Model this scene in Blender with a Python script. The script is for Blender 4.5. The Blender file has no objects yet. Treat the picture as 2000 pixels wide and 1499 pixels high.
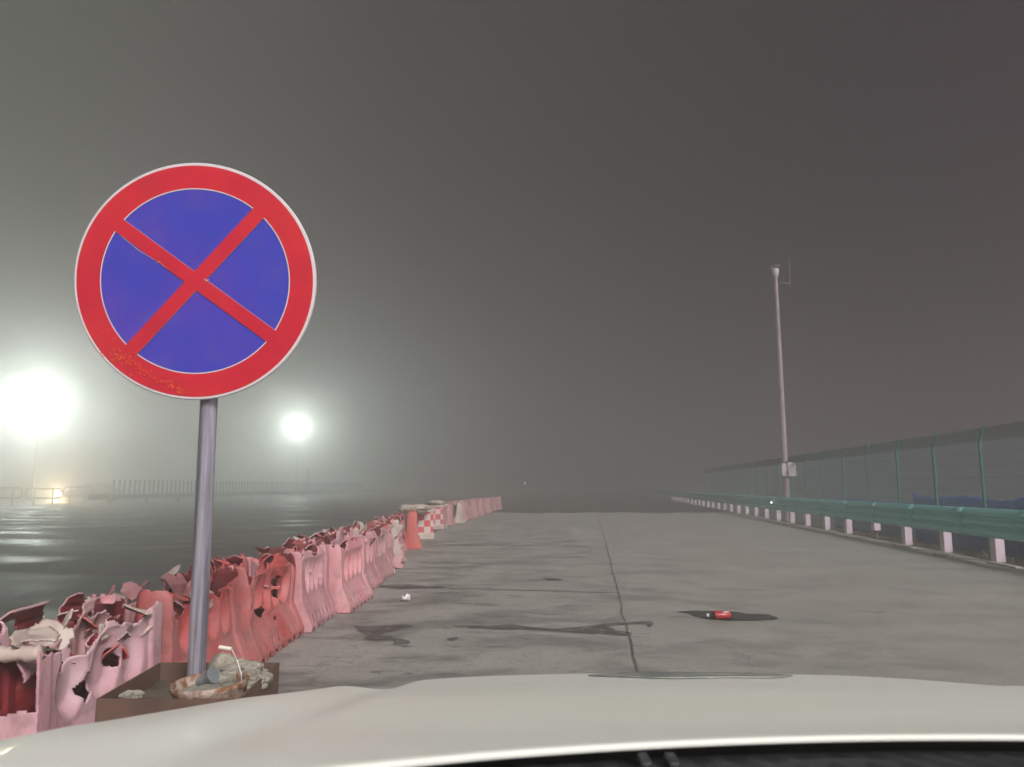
import bpy, bmesh, math, random
from mathutils import Vector, noise, Matrix
R = math.radians
sc = bpy.context.scene
col = sc.collection
# ------------------------------------------------------------------ camera
F = 1444.0; PITCH = R(7.9); CH = 1.2
cd = bpy.data.cameras.new('camera'); cam = bpy.data.objects.new('camera', cd); col.objects.link(cam)
cam.location = (0, 0, CH); cam.rotation_euler = (R(90) + PITCH, 0, 0)
cd.sensor_width = 36; cd.lens = 36 * F / 2000; cd.clip_start = .05; cd.clip_end = 1500
cd.dof.use_dof = True; cd.dof.focus_distance = 7.0; cd.dof.aperture_fstop = 9
sc.camera = cam
# ------------------------------------------------------------------ sky
w = bpy.data.worlds.new('World'); sc.world = w; w.use_nodes = True
wn, wl = w.node_tree.nodes, w.node_tree.links
bg = wn['Background']
tc = wn.new('ShaderNodeTexCoord'); sp = wn.new('ShaderNodeSeparateXYZ'); wl.new(tc.outputs['Generated'], sp.inputs[0])
mr = wn.new('ShaderNodeMapRange'); mr.inputs[1].default_value = -.75; mr.inputs[2].default_value = .75
wl.new(sp.outputs[0], mr.inputs[0])
rp = wn.new('ShaderNodeValToRGB'); wl.new(mr.outputs[0], rp.inputs[0])
rp.color_ramp.elements[0].color = (.135, .142, .12, 1)
rp.color_ramp.elements[1].color = (.010, .003, .008, 1)
e = rp.color_ramp.elements.new(.42); e.color = (.060, .056, .053, 1)
wl.new(rp.outputs[0], bg.inputs['Color']); bg.inputs['Strength'].default_value = 1.0
# ------------------------------------------------------------------ soft key light (night glow of the yard lights behind the camera)
sd = bpy.data.lights.new('sun', 'SUN'); sun = bpy.data.objects.new('sun', sd); col.objects.link(sun)
sd.energy = 5.0; sd.angle = R(16); sd.color = (1.0, .90, .91)
SUN_EL, SUN_AZ = R(36), R(28)            # behind the camera, a little to the right
sv = Vector((math.sin(SUN_AZ) * math.cos(SUN_EL), -math.cos(SUN_AZ) * math.cos(SUN_EL), math.sin(SUN_EL)))
sun.rotation_euler = sv.to_track_quat('Z', 'Y').to_euler()
sc.view_settings.view_transform = 'Standard'; sc.view_settings.look = 'None'
sc.view_settings.exposure = 0; sc.view_settings.gamma = 1
cy = sc.cycles
cy.max_bounces = 6; cy.diffuse_bounces = 2; cy.glossy_bounces = 2; cy.transmission_bounces = 3
cy.volume_bounces = 2; cy.transparent_max_bounces = 6; cy.sample_clamp_indirect = 4
cy.use_denoising = True; cy.use_adaptive_sampling = False
cy.caustics_reflective = False; cy.caustics_refractive = False

# ------------------------------------------------------------------ helpers
def ray(px, py):
    u = (px - 1000) / F; v = (749.5 - py) / F; c, s = math.cos(PITCH), math.sin(PITCH)
    return Vector((u, c - v * s, s + v * c))
def at(px, py, Y):
    d = ray(px, py); return Vector((0, 0, CH)) + d * (Y / d.y)
def gnd(px, py, z=0):
    d = ray(px, py); return Vector((0, 0, CH)) + d * ((z - CH) / d.z)
def tag(o, label=None, cat=None, group=None, kind=None):
    if label: o['label'] = label
    if cat: o['category'] = cat
    if group: o['group'] = group
    if kind: o['kind'] = kind
    return o
def empty(name, loc=(0, 0, 0), rz=0):
    o = bpy.data.objects.new(name, None); col.objects.link(o); o.location = loc; o.rotation_euler = (0, 0, rz)
    o.empty_display_size = .2
    return o
class MB:
    def __init__(s): s.v = []; s.f = []; s.mi = []
    def add(s, vs, fs, mi=0):
        n = len(s.v); s.v += [tuple(p) for p in vs]
        s.f += [tuple(i + n for i in f) for f in fs]; s.mi += [mi] * len(fs)
        return s
    def box(s, c, d, rz=0, mi=0, M=None):
        vs = []
        for x in (-.5, .5):
            for y in (-.5, .5):
                for z in (-.5, .5):
                    p = Vector((x * d[0], y * d[1], z * d[2]))
                    if rz: p.rotate(Matrix.Rotation(rz, 3, 'Z'))
                    if M is not None: p = M @ p
                    vs.append(p + Vector(c))
        return s.add(vs, [(0, 1, 3, 2), (4, 6, 7, 5), (0, 4, 5, 1), (2, 3, 7, 6), (0, 2, 6, 4), (1, 5, 7, 3)], mi)
    def tube(s, pts, r, n=10, cap=True, mi=0):
        pts = [Vector(p) for p in pts]; rs = r if isinstance(r, (list, tuple)) else [r] * len(pts)
        vs = []; ref = None
        for i, p in enumerate(pts):
            a = pts[max(i - 1, 0)]; b = pts[min(i + 1, len(pts) - 1)]; t = (b - a).normalized()
            if ref is None: ref = Vector((0, 0, 1)) if abs(t.z) < .9 else Vector((1, 0, 0))
            x = t.cross(ref).normalized(); y = x.cross(t).normalized(); ref = y
            for k in range(n):
                an = 2 * math.pi * k / n; vs.append(p + (x * math.cos(an) + y * math.sin(an)) * rs[i])
        fs = [(i * n + k, i * n + (k + 1) % n, (i + 1) * n + (k + 1) % n, (i + 1) * n + k) for i in range(len(pts) - 1) for k in range(n)]
        if cap: fs += [tuple(range(n))[::-1], tuple((len(pts) - 1) * n + k for k in range(n))]
        return s.add(vs, fs, mi)
    def lathe(s, prof, n=32, c=(0, 0, 0), mi=0, M=None):
        vs = []
        for (r, z) in prof:
            for k in range(n):
                a = 2 * math.pi * k / n; p = Vector((r * math.cos(a), r * math.sin(a), z))
                if M is not None: p = M @ p
                vs.append(p + Vector(c))
        fs = [(i * n + k, i * n + (k + 1) % n, (i + 1) * n + (k + 1) % n, (i + 1) * n + k) for i in range(len(prof) - 1) for k in range(n)]
        return s.add(vs, fs, mi)
    def grid(s, nx, ny, fn, mi=0, keep=None):
        vs = [fn(i / nx, j / ny) for i in range(nx + 1) for j in range(ny + 1)]
        q = lambda i, j: i * (ny + 1) + j
        fs = [(q(i, j), q(i + 1, j), q(i + 1, j + 1), q(i, j + 1)) for i in range(nx) for j in range(ny) if keep is None or keep(i, j)]
        return s.add(vs, fs, mi)
    def build(s, name, mats, parent=None, smooth=False, solid=0, matoff=0, bevel=0, auto=None):
        me = bpy.data.meshes.new(name); me.from_pydata(s.v, [], s.f)
        if not isinstance(mats, (list, tuple)): mats = [mats]
        for m in mats: me.materials.append(m)
        me.polygons.foreach_set('material_index', s.mi)
        if smooth: me.polygons.foreach_set('use_smooth', [True] * len(s.f))
        bm = bmesh.new(); bm.from_mesh(me); bmesh.ops.remove_doubles(bm, verts=bm.verts, dist=1e-5)
        if not solid: bmesh.ops.recalc_face_normals(bm, faces=bm.faces)
        bm.to_mesh(me); bm.free(); me.update()
        if auto: me.set_sharp_from_angle(angle=R(auto))
        o = bpy.data.objects.new(name, me); col.objects.link(o)
        if parent: o.parent = parent
        if solid:
            m = o.modifiers.new('s', 'SOLIDIFY'); m.thickness = solid; m.offset = -1; m.material_offset = matoff
        if bevel:
            m = o.modifiers.new('b', 'BEVEL'); m.width = bevel; m.segments = 2; m.limit_method = 'ANGLE'
        return o
def copy_tree(o, parent=None):
    c = o.copy(); col.objects.link(c); c.parent = parent
    for ch in list(o.children): copy_tree(ch, c)
    return c

# ------------------------------------------------------------------ materials
def mat(name, base=(.5, .5, .5), rough=.6, metal=0, var=.0, dark=None, scale=4, bump=0, bscale=40, coat=0, stretch=(1, 1, 1),
        thr=(.45, .65), spec=.5, obj=True, dirt=None, dscale=1.5, dthr=(.5, .7), rvar=0):
    m = bpy.data.materials.new(name); m.use_nodes = True; n, l = m.node_tree.nodes, m.node_tree.links
    b = n['Principled BSDF']; b.inputs['Roughness'].default_value = rough; b.inputs['Metallic'].default_value = metal
    b.inputs['Specular IOR Level'].default_value = spec
    b.inputs['Coat Weight'].default_value = coat; b.inputs['Coat Roughness'].default_value = .08
    b.inputs['Base Color'].default_value = (*base, 1)
    t = n.new('ShaderNodeTexCoord'); mp = n.new('ShaderNodeMapping'); mp.inputs['Scale'].default_value = stretch
    l.new(t.outputs['Object'], mp.inputs[0])
    src = None
    def nz(sc_, det=6, ro=.6):
        x = n.new('ShaderNodeTexNoise'); x.inputs['Scale'].default_value = sc_; x.inputs['Detail'].default_value = det
        x.inputs['Roughness'].default_value = ro; l.new(mp.outputs[0], x.inputs[0]); return x
    def mixc(fac, a, bcol):
        x = n.new('ShaderNodeMix'); x.data_type = 'RGBA'; l.new(fac, x.inputs[0])
        if isinstance(a, tuple): x.inputs[6].default_value = (*a, 1)
        else: l.new(a, x.inputs[6])
        x.inputs[7].default_value = (*bcol, 1); return x.outputs[2]
    def rng(sock, a, bb, c=0, d=1):
        x = n.new('ShaderNodeMapRange'); l.new(sock, x.inputs[0])
        for k, v in enumerate((a, bb, c, d)): x.inputs[k + 1].default_value = v
        return x.outputs[0]
    c = base
    if dark is not None:
        f = rng(nz(scale).outputs[0], thr[0], thr[1], 0, 1); c = mixc(f, c, dark)
    if dirt is not None:
        f = rng(nz(dscale, 8, .7).outputs[0], dthr[0], dthr[1], 0, 1); c = mixc(f, c, dirt)
    if not isinstance(c, tuple): l.new(c, b.inputs['Base Color'])
    if rvar:
        l.new(rng(nz(scale * .7).outputs[0], .3, .7, rough - rvar, rough + rvar), b.inputs['Roughness'])
    if bump:
        bp = n.new('ShaderNodeBump'); bp.inputs['Strength'].default_value = bump; bp.inputs['Distance'].default_value = .02
        l.new(nz(bscale, 5).outputs[0], bp.inputs['Height']); l.new(bp.outputs[0], b.inputs['Normal'])
    return m
def emit(name, c, s):
    m = bpy.data.materials.new(name); m.use_nodes = True; n, l = m.node_tree.nodes, m.node_tree.links
    b = n['Principled BSDF']; b.inputs['Base Color'].default_value = (.8, .8, .8, 1)
    b.inputs['Emission Color'].default_value = (*c, 1); b.inputs['Emission Strength'].default_value = s
    m.cycles.emission_sampling = 'NONE'
    return m

# wet asphalt: long glossy bands and a bumpy skin
def asphalt():
    m = bpy.data.materials.new('wet_asphalt'); m.use_nodes = True; n, l = m.node_tree.nodes, m.node_tree.links
    b = n['Principled BSDF']; t = n.new('ShaderNodeTexCoord')
    def nz(scale, st, det=5, dist=0):
        mp = n.new('ShaderNodeMapping'); mp.inputs['Scale'].default_value = st; l.new(t.outputs['Object'], mp.inputs[0])
        x = n.new('ShaderNodeTexNoise'); x.inputs['Scale'].default_value = scale; x.inputs['Detail'].default_value = det
        x.inputs['Distortion'].default_value = dist; l.new(mp.outputs[0], x.inputs[0]); return x.outputs[0]
    def rng(s, a, bb, c, d):
        x = n.new('ShaderNodeMapRange')
        l.new(s, x.inputs[0])
        for k, v in enumerate((a, bb, c, d)): x.inputs[k + 1].default_value = v
        return x.outputs[0]
    band = nz(.35, (1, 1.6, 1), 6, .8); fine = nz(55, (1, 1, 1), 3)
    cr = n.new('ShaderNodeValToRGB'); l.new(band, cr.inputs[0])
    cr.color_ramp.elements[0].position = .35; cr.color_ramp.elements[0].color = (.020, .026, .021, 1)
    cr.color_ramp.elements[1].position = .68; cr.color_ramp.elements[1].color = (.065, .072, .064, 1)
    l.new(cr.outputs[0], b.inputs['Base Color'])
    l.new(rng(band, .38, .62, .40, .72), b.inputs['Roughness']); b.inputs['Specular IOR Level'].default_value = .20
    mid = nz(8, (1, 1.25, 1), 8, .2)
    ad = n.new('ShaderNodeMath'); ad.operation = 'MULTIPLY_ADD'; l.new(fine, ad.inputs[0]); ad.inputs[1].default_value = .22; l.new(mid, ad.inputs[2])
    bp = n.new('ShaderNodeBump'); bp.inputs['Strength'].default_value = .13; bp.inputs['Distance'].default_value = .03
    l.new(ad.outputs[0], bp.inputs['Height']); l.new(bp.outputs[0], b.inputs['Normal'])
    return m
def concrete():
    m = bpy.data.materials.new('worn_concrete'); m.use_nodes = True; n, l = m.node_tree.nodes, m.node_tree.links
    b = n['Principled BSDF']; t = n.new('ShaderNodeTexCoord')
    def nz(scale, st=(1, 1, 1), det=8, ro=.65, off=(0, 0, 0), dist=0):
        mp = n.new('ShaderNodeMapping'); mp.inputs['Scale'].default_value = st; mp.inputs['Location'].default_value = off
        l.new(t.outputs['Object'], mp.inputs[0])
        x = n.new('ShaderNodeTexNoise'); x.inputs['Scale'].default_value = scale; x.inputs['Detail'].default_value = det
        x.inputs['Roughness'].default_value = ro; x.inputs['Distortion'].default_value = dist; l.new(mp.outputs[0], x.inputs[0]); return x.outputs[0]
    def rng(s, a, bb, c=0, d=1):
        x = n.new('ShaderNodeMapRange'); l.new(s, x.inputs[0])
        for k, v in enumerate((a, bb, c, d)): x.inputs[k + 1].default_value = v
        return x.outputs[0]
    def mix(f, a, c):
        x = n.new('ShaderNodeMix'); x.data_type = 'RGBA'; l.new(f, x.inputs[0])
        if isinstance(a, tuple): x.inputs[6].default_value = (*a, 1)
        else: l.new(a, x.inputs[6])
        x.inputs[7].default_value = (*c, 1); return x.outputs[2]
    def mul(a, c):
        x = n.new('ShaderNodeMath'); x.operation = 'MULTIPLY'; l.new(a, x.inputs[0])
        if isinstance(c, float): x.inputs[1].default_value = c
        else: l.new(c, x.inputs[1])
        return x.outputs[0]
    c = mix(rng(nz(.8, ro=.7), .4, .65), (.335, .345, .305), (.275, .283, .25))
    c = mix(rng(nz(9), .5, .75, 0, .5), c, (.37, .36, .33)); c = mix(rng(nz(75, det=3), .5, .68, 0, .6), c, (.15, .148, .135)); c = mix(rng(nz(2.2, (.35, 2.6, 1), 8, .7, (8, 8, 0)), .52, .7, 0, .4), c, (.19, .185, .165))
    # damp, oily blotches, mostly on the barrier side of the slab
    sx = n.new('ShaderNodeSeparateXYZ'); l.new(t.outputs['Object'], sx.inputs[0])
    side = rng(sx.outputs[0], -2.2, 3.4, 1, .15)
    c = mix(mul(mul(rng(nz(1.1, (1, 1.5, 1), 9, .68, (3, 1, 0), .4), .47, .60), side), .85), c, (.085, .09, .078))
    c = mix(mul(mul(rng(nz(3.2, (1, 2.2, 1), 7, .7, (7, 3, 0), .8), .57, .66), side), .85), c, (.06, .062, .056))
    c = mix(mul(rng(nz(28, (.6, 1.6, 1), 4, .6, (1, 9, 0)), .60, .70), .5), c, (.11, .108, .095))
    # hairline cracks
    vo = n.new('ShaderNodeTexVoronoi'); vo.feature = 'DISTANCE_TO_EDGE'; vo.inputs['Scale'].default_value = .33
    wob = n.new('ShaderNodeMapping'); l.new(t.outputs['Object'], wob.inputs[0])
    dn = n.new('ShaderNodeTexNoise'); dn.inputs['Scale'].default_value = 1.4; dn.inputs['Detail'].default_value = 6; l.new(t.outputs['Object'], dn.inputs[0])
    vm = n.new('ShaderNodeVectorMath'); vm.operation = 'MULTIPLY_ADD'; l.new(dn.outputs['Color'], vm.inputs[0]); vm.inputs[1].default_value = (1.6, 1.6, 0)
    l.new(t.outputs['Object'], vm.inputs[2]); l.new(vm.outputs[0], vo.inputs['Vector'])
    cr = mul(rng(vo.outputs['Distance'], .0, .004, 1, 0), rng(nz(.5, off=(4, 4, 0)), .5, .6, 0, .6))
    c = mix(cr, c, (.07, .065, .06))
    l.new(c, b.inputs['Base Color'])
    l.new(rng(nz(1.1, (1, 1.5, 1), 9, .68, (3, 1, 0), .4), .42, .66, .8, .5), b.inputs['Roughness'])
    bp = n.new('ShaderNodeBump'); bp.inputs['Strength'].default_value = .35; bp.inputs['Distance'].default_value = .01
    l.new(nz(60, det=4), bp.inputs['Height']); l.new(bp.outputs[0], b.inputs['Normal'])
    return m

M = {}
M['asphalt'] = asphalt(); M['concrete'] = concrete()
M['verge'] = mat('verge_soil', (.10, .075, .055), .95, dark=(.055, .045, .032), scale=3, dirt=(.16, .12, .08), dscale=9, bump=.8, bscale=14)
M['stain'] = mat('damp_stain', (.085, .086, .077), .5, dark=(.13, .13, .115), scale=6, bump=.2)
n_, l_ = M['stain'].node_tree.nodes, M['stain'].node_tree.links
tr_ = n_.new('ShaderNodeBsdfTransparent'); mx_ = n_.new('ShaderNodeMixShader'); nz_ = n_.new('ShaderNodeTexNoise'); nz_.inputs['Scale'].default_value = 9; nz_.inputs['Detail'].default_value = 9; nz_.inputs['Roughness'].default_value = .75
tc_ = n_.new('ShaderNodeTexCoord'); l_.new(tc_.outputs['Object'], nz_.inputs[0]); mr_ = n_.new('ShaderNodeMapRange'); l_.new(nz_.outputs[0], mr_.inputs[0])
for k_, v_ in enumerate((.38, .56, .15, .9)): mr_.inputs[k_ + 1].default_value = v_
l_.new(mr_.outputs[0], mx_.inputs[0]); l_.new(tr_.outputs[0], mx_.inputs[1]); l_.new(n_['Principled BSDF'].outputs[0], mx_.inputs[2]); l_.new(mx_.outputs[0], n_['Material Output'].inputs[0])
M['puddle'] = mat('spilled_drink', (.032, .034, .032), .22, dark=(.05, .052, .048), scale=9, bump=.06)
M['joint'] = mat('joint_filler', (.09, .08, .07), .85, dark=(.20, .18, .15), scale=6)
M['rail'] = mat('rail_green', (.25, .62, .59), .45, dark=(.18, .52, .49), scale=2, stretch=(1, .3, 6), dirt=(.12, .13, .11), dscale=5, dthr=(.6, .75))
M['post'] = mat('post_paint', (.66, .57, .64), .6, dark=(.50, .42, .47), scale=5, dirt=(.20, .14, .12), dscale=12, dthr=(.66, .72))
M['fence'] = mat('fence_green', (.05, .24, .17), .5)
M['wire'] = mat('fence_wire', (.028, .085, .082), .6)
M['blue'] = mat('blue_sheet', (.035, .085, .70), .7, dark=(.02, .05, .42), scale=1.2)
M['mast'] = mat('mast_paint', (.48, .40, .42), .5, dark=(.38, .30, .33), scale=3)
M['white'] = mat('white_paint', (.72, .70, .70), .5)
M['darkgreen'] = mat('board_green', (.03, .06, .045), .5)
M['railgrey'] = mat('galvanised_far', (.05, .065, .06), .5)
M['galv'] = mat('galvanised_pole', (.50, .50, .56), .34, .45, dark=(.20, .20, .25), scale=5, stretch=(9, 9, .25), thr=(.42, .62), dirt=(.20, .17, .15), dscale=18, dthr=(.64, .7), rvar=.08, bump=.05, bscale=90)
M['signred'] = mat('sign_red', (.58, .012, .030), .34, dark=(.64, .02, .03), scale=3, coat=.25, dirt=(.46, .02, .03), dscale=8, dthr=(.5, .8))
M['signblue'] = mat('sign_blue', (.040, .055, .46), .34, coat=.25, dark=(.08, .05, .46), dirt=(.10, .08, .42), dscale=9, dthr=(.5, .8), scale=2.2)
M['signwhite'] = mat('sign_white', (.72, .70, .70), .4)
M['scratch'] = mat('sign_scratch', (.90, .15, .02), .5, dark=(.75, .05, .02), scale=60)
M['alu'] = mat('sign_back', (.55, .55, .56), .4, .6)
M['boxbrown'] = mat('box_rusty_brown', (.125, .075, .05), .75, dark=(.08, .05, .035), scale=5, dirt=(.17, .095, .05), dscale=11, dthr=(.6, .72), bump=.15, bscale=50)
M['cement'] = mat('cement', (.26, .27, .21), .9, dark=(.14, .15, .12), scale=14, bump=.8, bscale=35)
M['cementfill'] = mat('cement_fill', (.10, .09, .065), .9, dark=(.06, .05, .035), scale=8, bump=.5, bscale=25)
M['rust'] = mat('rusty_rim', (.50, .42, .36), .6, .2, dark=(.22, .10, .03), scale=26, thr=(.42, .58), bump=.4, bscale=80)
M['wireg'] = mat('handle_wire', (.4, .4, .4), .4, .7)
M['grip'] = mat('handle_grip', (.80, .78, .68), .5)
M['carwhite'] = mat('car_white', (.85, .92, .82), .45, coat=.2, dark=(.82, .88, .76), scale=1.1, stretch=(1, 2, 1), spec=.5)
M['carblack'] = mat('car_plastic', (.018, .022, .025), .55, dark=(.03, .036, .038), scale=6, bump=.2, bscale=120)
M['cargrey'] = mat('cowl_grey', (.028, .036, .038), .5)
M['tyre'] = mat('tyre', (.02, .02, .02), .8)
M['lens'] = mat('lens', (.5, .5, .5), .1, .3)
M['refl_patch'] = mat('grey_reflection', (.19, .22, .20), .5, dark=(.42, .46, .40), scale=9, stretch=(1, 2, 1))  # colour of the painted windscreen reflection on the bonnet
M['paper'] = mat('paper', (.9, .86, .88), .7)
M['bottle'] = mat('cola_dark', (.03, .028, .025), .15, coat=.4)
M['redlabel'] = mat('red_label', (.36, .015, .02), .35, coat=.3)
M['sack'] = mat('sack_cream', (.52, .48, .40), .85, dark=(.38, .33, .26), scale=5, bump=.5, bscale=30)
M['yellow'] = mat('yellow_plastic', (.55, .40, .12), .6, dark=(.45, .36, .2), scale=6)
M['grass'] = mat('dry_grass', (.20, .16, .09), .9, dark=(.12, .13, .06), scale=5)
M['glasslamp'] = emit('lamp_glass', (.90, 1, .93), 300)
M['headlit'] = emit('headlight_glass', (1, .80, .50), 900)
M['tiny'] = emit('reflector_glow', (1, .97, .95), 14)  # emission standing in for the guardrail reflector's glint
def plastic(name, c, faded, dirt=(.16, .11, .10)):
    return mat(name, c, .55, dark=faded, scale=3.4, thr=(.38, .62), dirt=dirt, dscale=6, dthr=(.53, .80), bump=.08, bscale=22, spec=.35, stretch=(1, .8, .7))
PINK = plastic('pink_plastic', (.62, .36, .38), (.50, .25, .27))
LILAC = plastic('pale_plastic', (.62, .45, .47), (.56, .32, .35))
ROSE = plastic('rose_plastic', (.66, .28, .30), (.66, .36, .37))
RED = plastic('red_plastic', (.46, .075, .07), (.52, .19, .18))
BRIGHT = plastic('bright_red_plastic', (.54, .09, .08), (.56, .15, .13))
GREYP = plastic('grey_pink_plastic', (.44, .30, .29), (.50, .27, .27))
CREAM = plastic('cream_plastic', (.60, .55, .47), (.50, .42, .36))
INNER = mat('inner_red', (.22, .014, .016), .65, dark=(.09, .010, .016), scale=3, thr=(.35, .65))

# ------------------------------------------------------------------ setting
RX0, RK = 6.317, .1135                       # right guardrail line X = RX0 + RK*Y
def rx(Y): return RX0 + RK * Y
m = MB()
def gfn(u, v):
    Y = -28 + 238 * v
    x0, x1 = -110, rx(Y) + .25
    return Vector((x0 + (x1 - x0) * u, Y, 0))
m.grid(20, 20, gfn)
tag(m.build('asphalt_ground', M['asphalt']), 'dark wet asphalt', kind='structure')
m = MB()
def cfn(u, v):
    Y = -20 + 54.0 * v
    a = -2.75 if Y < 3 else -2.62 + .01 * (Y - 3)
    if Y > 10: a += (Y - 10) * .045
    b_ = rx(Y) + .02
    j = .05 * noise.noise(Vector((Y * .8, 0, 0)))
    yy = Y + (2.5 * noise.noise(Vector((u * 8, 3, 0))) if v == 1 else 0)
    return Vector((a + (b_ - a) * u + (j if u in (0, 1) else 0), yy, .006))
m.grid(30, 60, cfn)
tag(m.build('concrete_road', M['concrete']), 'pale worn concrete', kind='structure')
m = MB()
OFF = [.2, .35, .6, 1, 1.5, 2.1, 3, 4, 6, 12, 40, 70]
ZZ = [-.002, -.05, -.12, -.22, -.34, -.42, -.48, -.5, -.5, -.5, -.5, -.5]
def vfn(u, v):
    k = round(u * 11); Y = -28 + 238 * v; o = OFF[k]
    z = ZZ[k] + (.05 * noise.noise(Vector((o * 2.3, Y * 1.7, 0))) if 0 < k < 9 else 0)
    return Vector((min(rx(Y) + o, 100), Y, z))
m.grid(11, 420, vfn)
tag(m.build('verge', M['verge'], smooth=True), 'brown soil bank', kind='structure')

def strip(name, pts, wd, mt, z=.010, seed=0, kind='structure', jit=.25):
    m = MB(); P = []
    for a, b in zip(pts[:-1], pts[1:]):
        a, b = Vector(a), Vector(b); n = max(2, int((b - a).length / .06))
        for i in range(n): P.append(a.lerp(b, i / n))
    P.append(Vector(pts[-1]))
    vs = []
    for i, p in enumerate(P):
        t = (P[min(i + 1, len(P) - 1)] - P[max(i - 1, 0)]).normalized(); nn = Vector((-t.y, t.x, 0))
        ww = wd * (1 + jit * 2 * noise.noise(Vector((i * .31, seed, 0)))); o = .025 * noise.noise(Vector((i * .09, seed + 5, 0))) + .008 * noise.noise(Vector((i * .7, seed + 9, 0)))
        vs += [Vector((p.x, p.y, z)) + nn * (o + ww / 2), Vector((p.x, p.y, z)) + nn * (o - ww / 2)]
    m.add(vs, [(2 * i, 2 * i + 1, 2 * i + 3, 2 * i + 2) for i in range(len(P) - 1)])
    return tag(m.build(name, mt), kind=kind)
g0, g1, g2 = gnd(1250, 1340), gnd(1205, 1150), gnd(1180, 1050)
strip('expansion_joint', [(g0.x + .03, g0.y - .5), g0.to_2d(), g1.to_2d(), g2.to_2d(), (g2.x + 1.6, 33.5)], .019, M['joint'])
a, b = gnd(740, 1147), gnd(1208, 1160); strip('expansion_joint', [a.to_2d(), b.to_2d()], .03, M['joint'], seed=3)
a, b = gnd(1000, 1066), gnd(1185, 1070); strip('expansion_joint', [(-1.7, a.y + .02), a.to_2d(), b.to_2d()], .045, M['joint'], seed=5)
def blot(name, pix, mt, z=.0135, rag=.02, seed=0):
    pts = [gnd(*p) for p in pix]; out = []
    for i in range(len(pts)):
        a, b = pts[i], pts[(i + 1) % len(pts)]; n = max(2, int((b - a).length / .03))
        for k in range(n):
            p = a.lerp(b, k / n); q = Vector((p.x * 6, p.y * 6, seed))
            out.append((p.x + rag * noise.noise(q), p.y + rag * noise.noise(q + Vector((9, 9, 9))), z))
    m = MB(); m.add(out, [tuple(range(len(out)))])
    o = m.build(name, mt)
    bm = bmesh.new(); bm.from_mesh(o.data); bmesh.ops.triangulate(bm, faces=bm.faces)
    for f in bm.faces:
        if f.normal.z < 0: f.normal_flip()
    bm.to_mesh(o.data); bm.free()
    return tag(o, kind='structure')
blot('puddle', [(1315, 1198), (1345, 1196), (1400, 1196), (1440, 1198), (1460, 1202), (1500, 1203), (1520, 1210), (1512, 1213), (1470, 1215), (1420, 1215), (1380, 1210), (1355, 1206), (1346, 1200)], M['puddle'])
blot('stain', [(885, 1224), (960, 1225), (1000, 1222), (1040, 1228), (1090, 1231), (1145, 1226), (1175, 1223), (1190, 1228), (1200, 1234), (1232, 1238), (1232, 1245), (1150, 1241), (1060, 1235), (960, 1232), (893, 1229)], M['stain'], seed=2)
blot('stain', [(1175, 1222), (1225, 1219), (1262, 1217), (1274, 1217), (1277, 1225), (1268, 1229), (1262, 1222), (1225, 1223), (1178, 1226)], M['stain'], z=.018, rag=.01, seed=4)
blot('stain', [(690, 1228), (740, 1224), (810, 1224), (808, 1230), (770, 1238), (750, 1242), (790, 1252), (780, 1264), (750, 1256), (722, 1250), (706, 1240)], M['stain'], seed=6, rag=.14)
blot('stain', [(872, 1250), (890, 1248), (898, 1252), (886, 1256), (874, 1254)], M['stain'], seed=8)
blot('stain', [(742, 1146), (800, 1144), (830, 1148), (870, 1148), (860, 1152), (790, 1152), (745, 1150)], M['stain'], z=.018, seed=9, rag=.04)
blot('stain', [(1062, 1131), (1100, 1133), (1098, 1136), (1070, 1136)], M['stain'], seed=10)

# kerb slabs at the verge edge
def slab(px, py, L, wd, h, label, name='kerb_stone', cat='kerb stone', tilt=.03):
    p = gnd(px, py); m = MB(); m.box((0, 0, h / 2), (wd, L, h)); o = m.build(name, M['sack'], bevel=.012)
    o.location = (p.x, p.y, .004); o.rotation_euler = (0, tilt, -math.atan(RK) + .02)
    return tag(o, label, cat, 'broken kerb slabs along the road edge')
slab(1842, 1088, .55, .12, .05, 'pale flat kerb slab below the second thick post from the picture edge')
slab(1765, 1069, .9, .10, .035, 'thin pale kerb strip beside the third thick guardrail post')
slab(1960, 1106, .8, .10, .03, 'thin pale kerb strip nearest the camera under the rail')
# dry grass on the bank
random.seed(4); m = MB()
for i in range(2600):
    Y = 8 + 42 * random.random() ** 1.6; o = .22 + 2.4 * random.random(); x = rx(Y) + o
    if noise.noise(Vector((x * .9, Y * .5, 2))) < -.08: continue
    k = 0
    while k < 10 and OFF[k + 1] < o: k += 1
    z = ZZ[k] + (ZZ[k + 1] - ZZ[k]) * (o - OFF[k]) / (OFF[k + 1] - OFF[k])
    h = .08 + .22 * random.random(); a = random.random() * 6.3; dx, dy = math.cos(a) * .01, math.sin(a) * .01
    lx, ly = random.gauss(0, .08), random.gauss(0, .08)
    m.add([(x - dx, Y - dy, z - .03), (x + dx, Y + dy, z - .03), (x + lx, Y + ly, z + h)], [(0, 1, 2)])
tag(m.build('grass', M['grass']), 'dry brown grass on the bank behind the guardrail', 'grass', kind='stuff')

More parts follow.
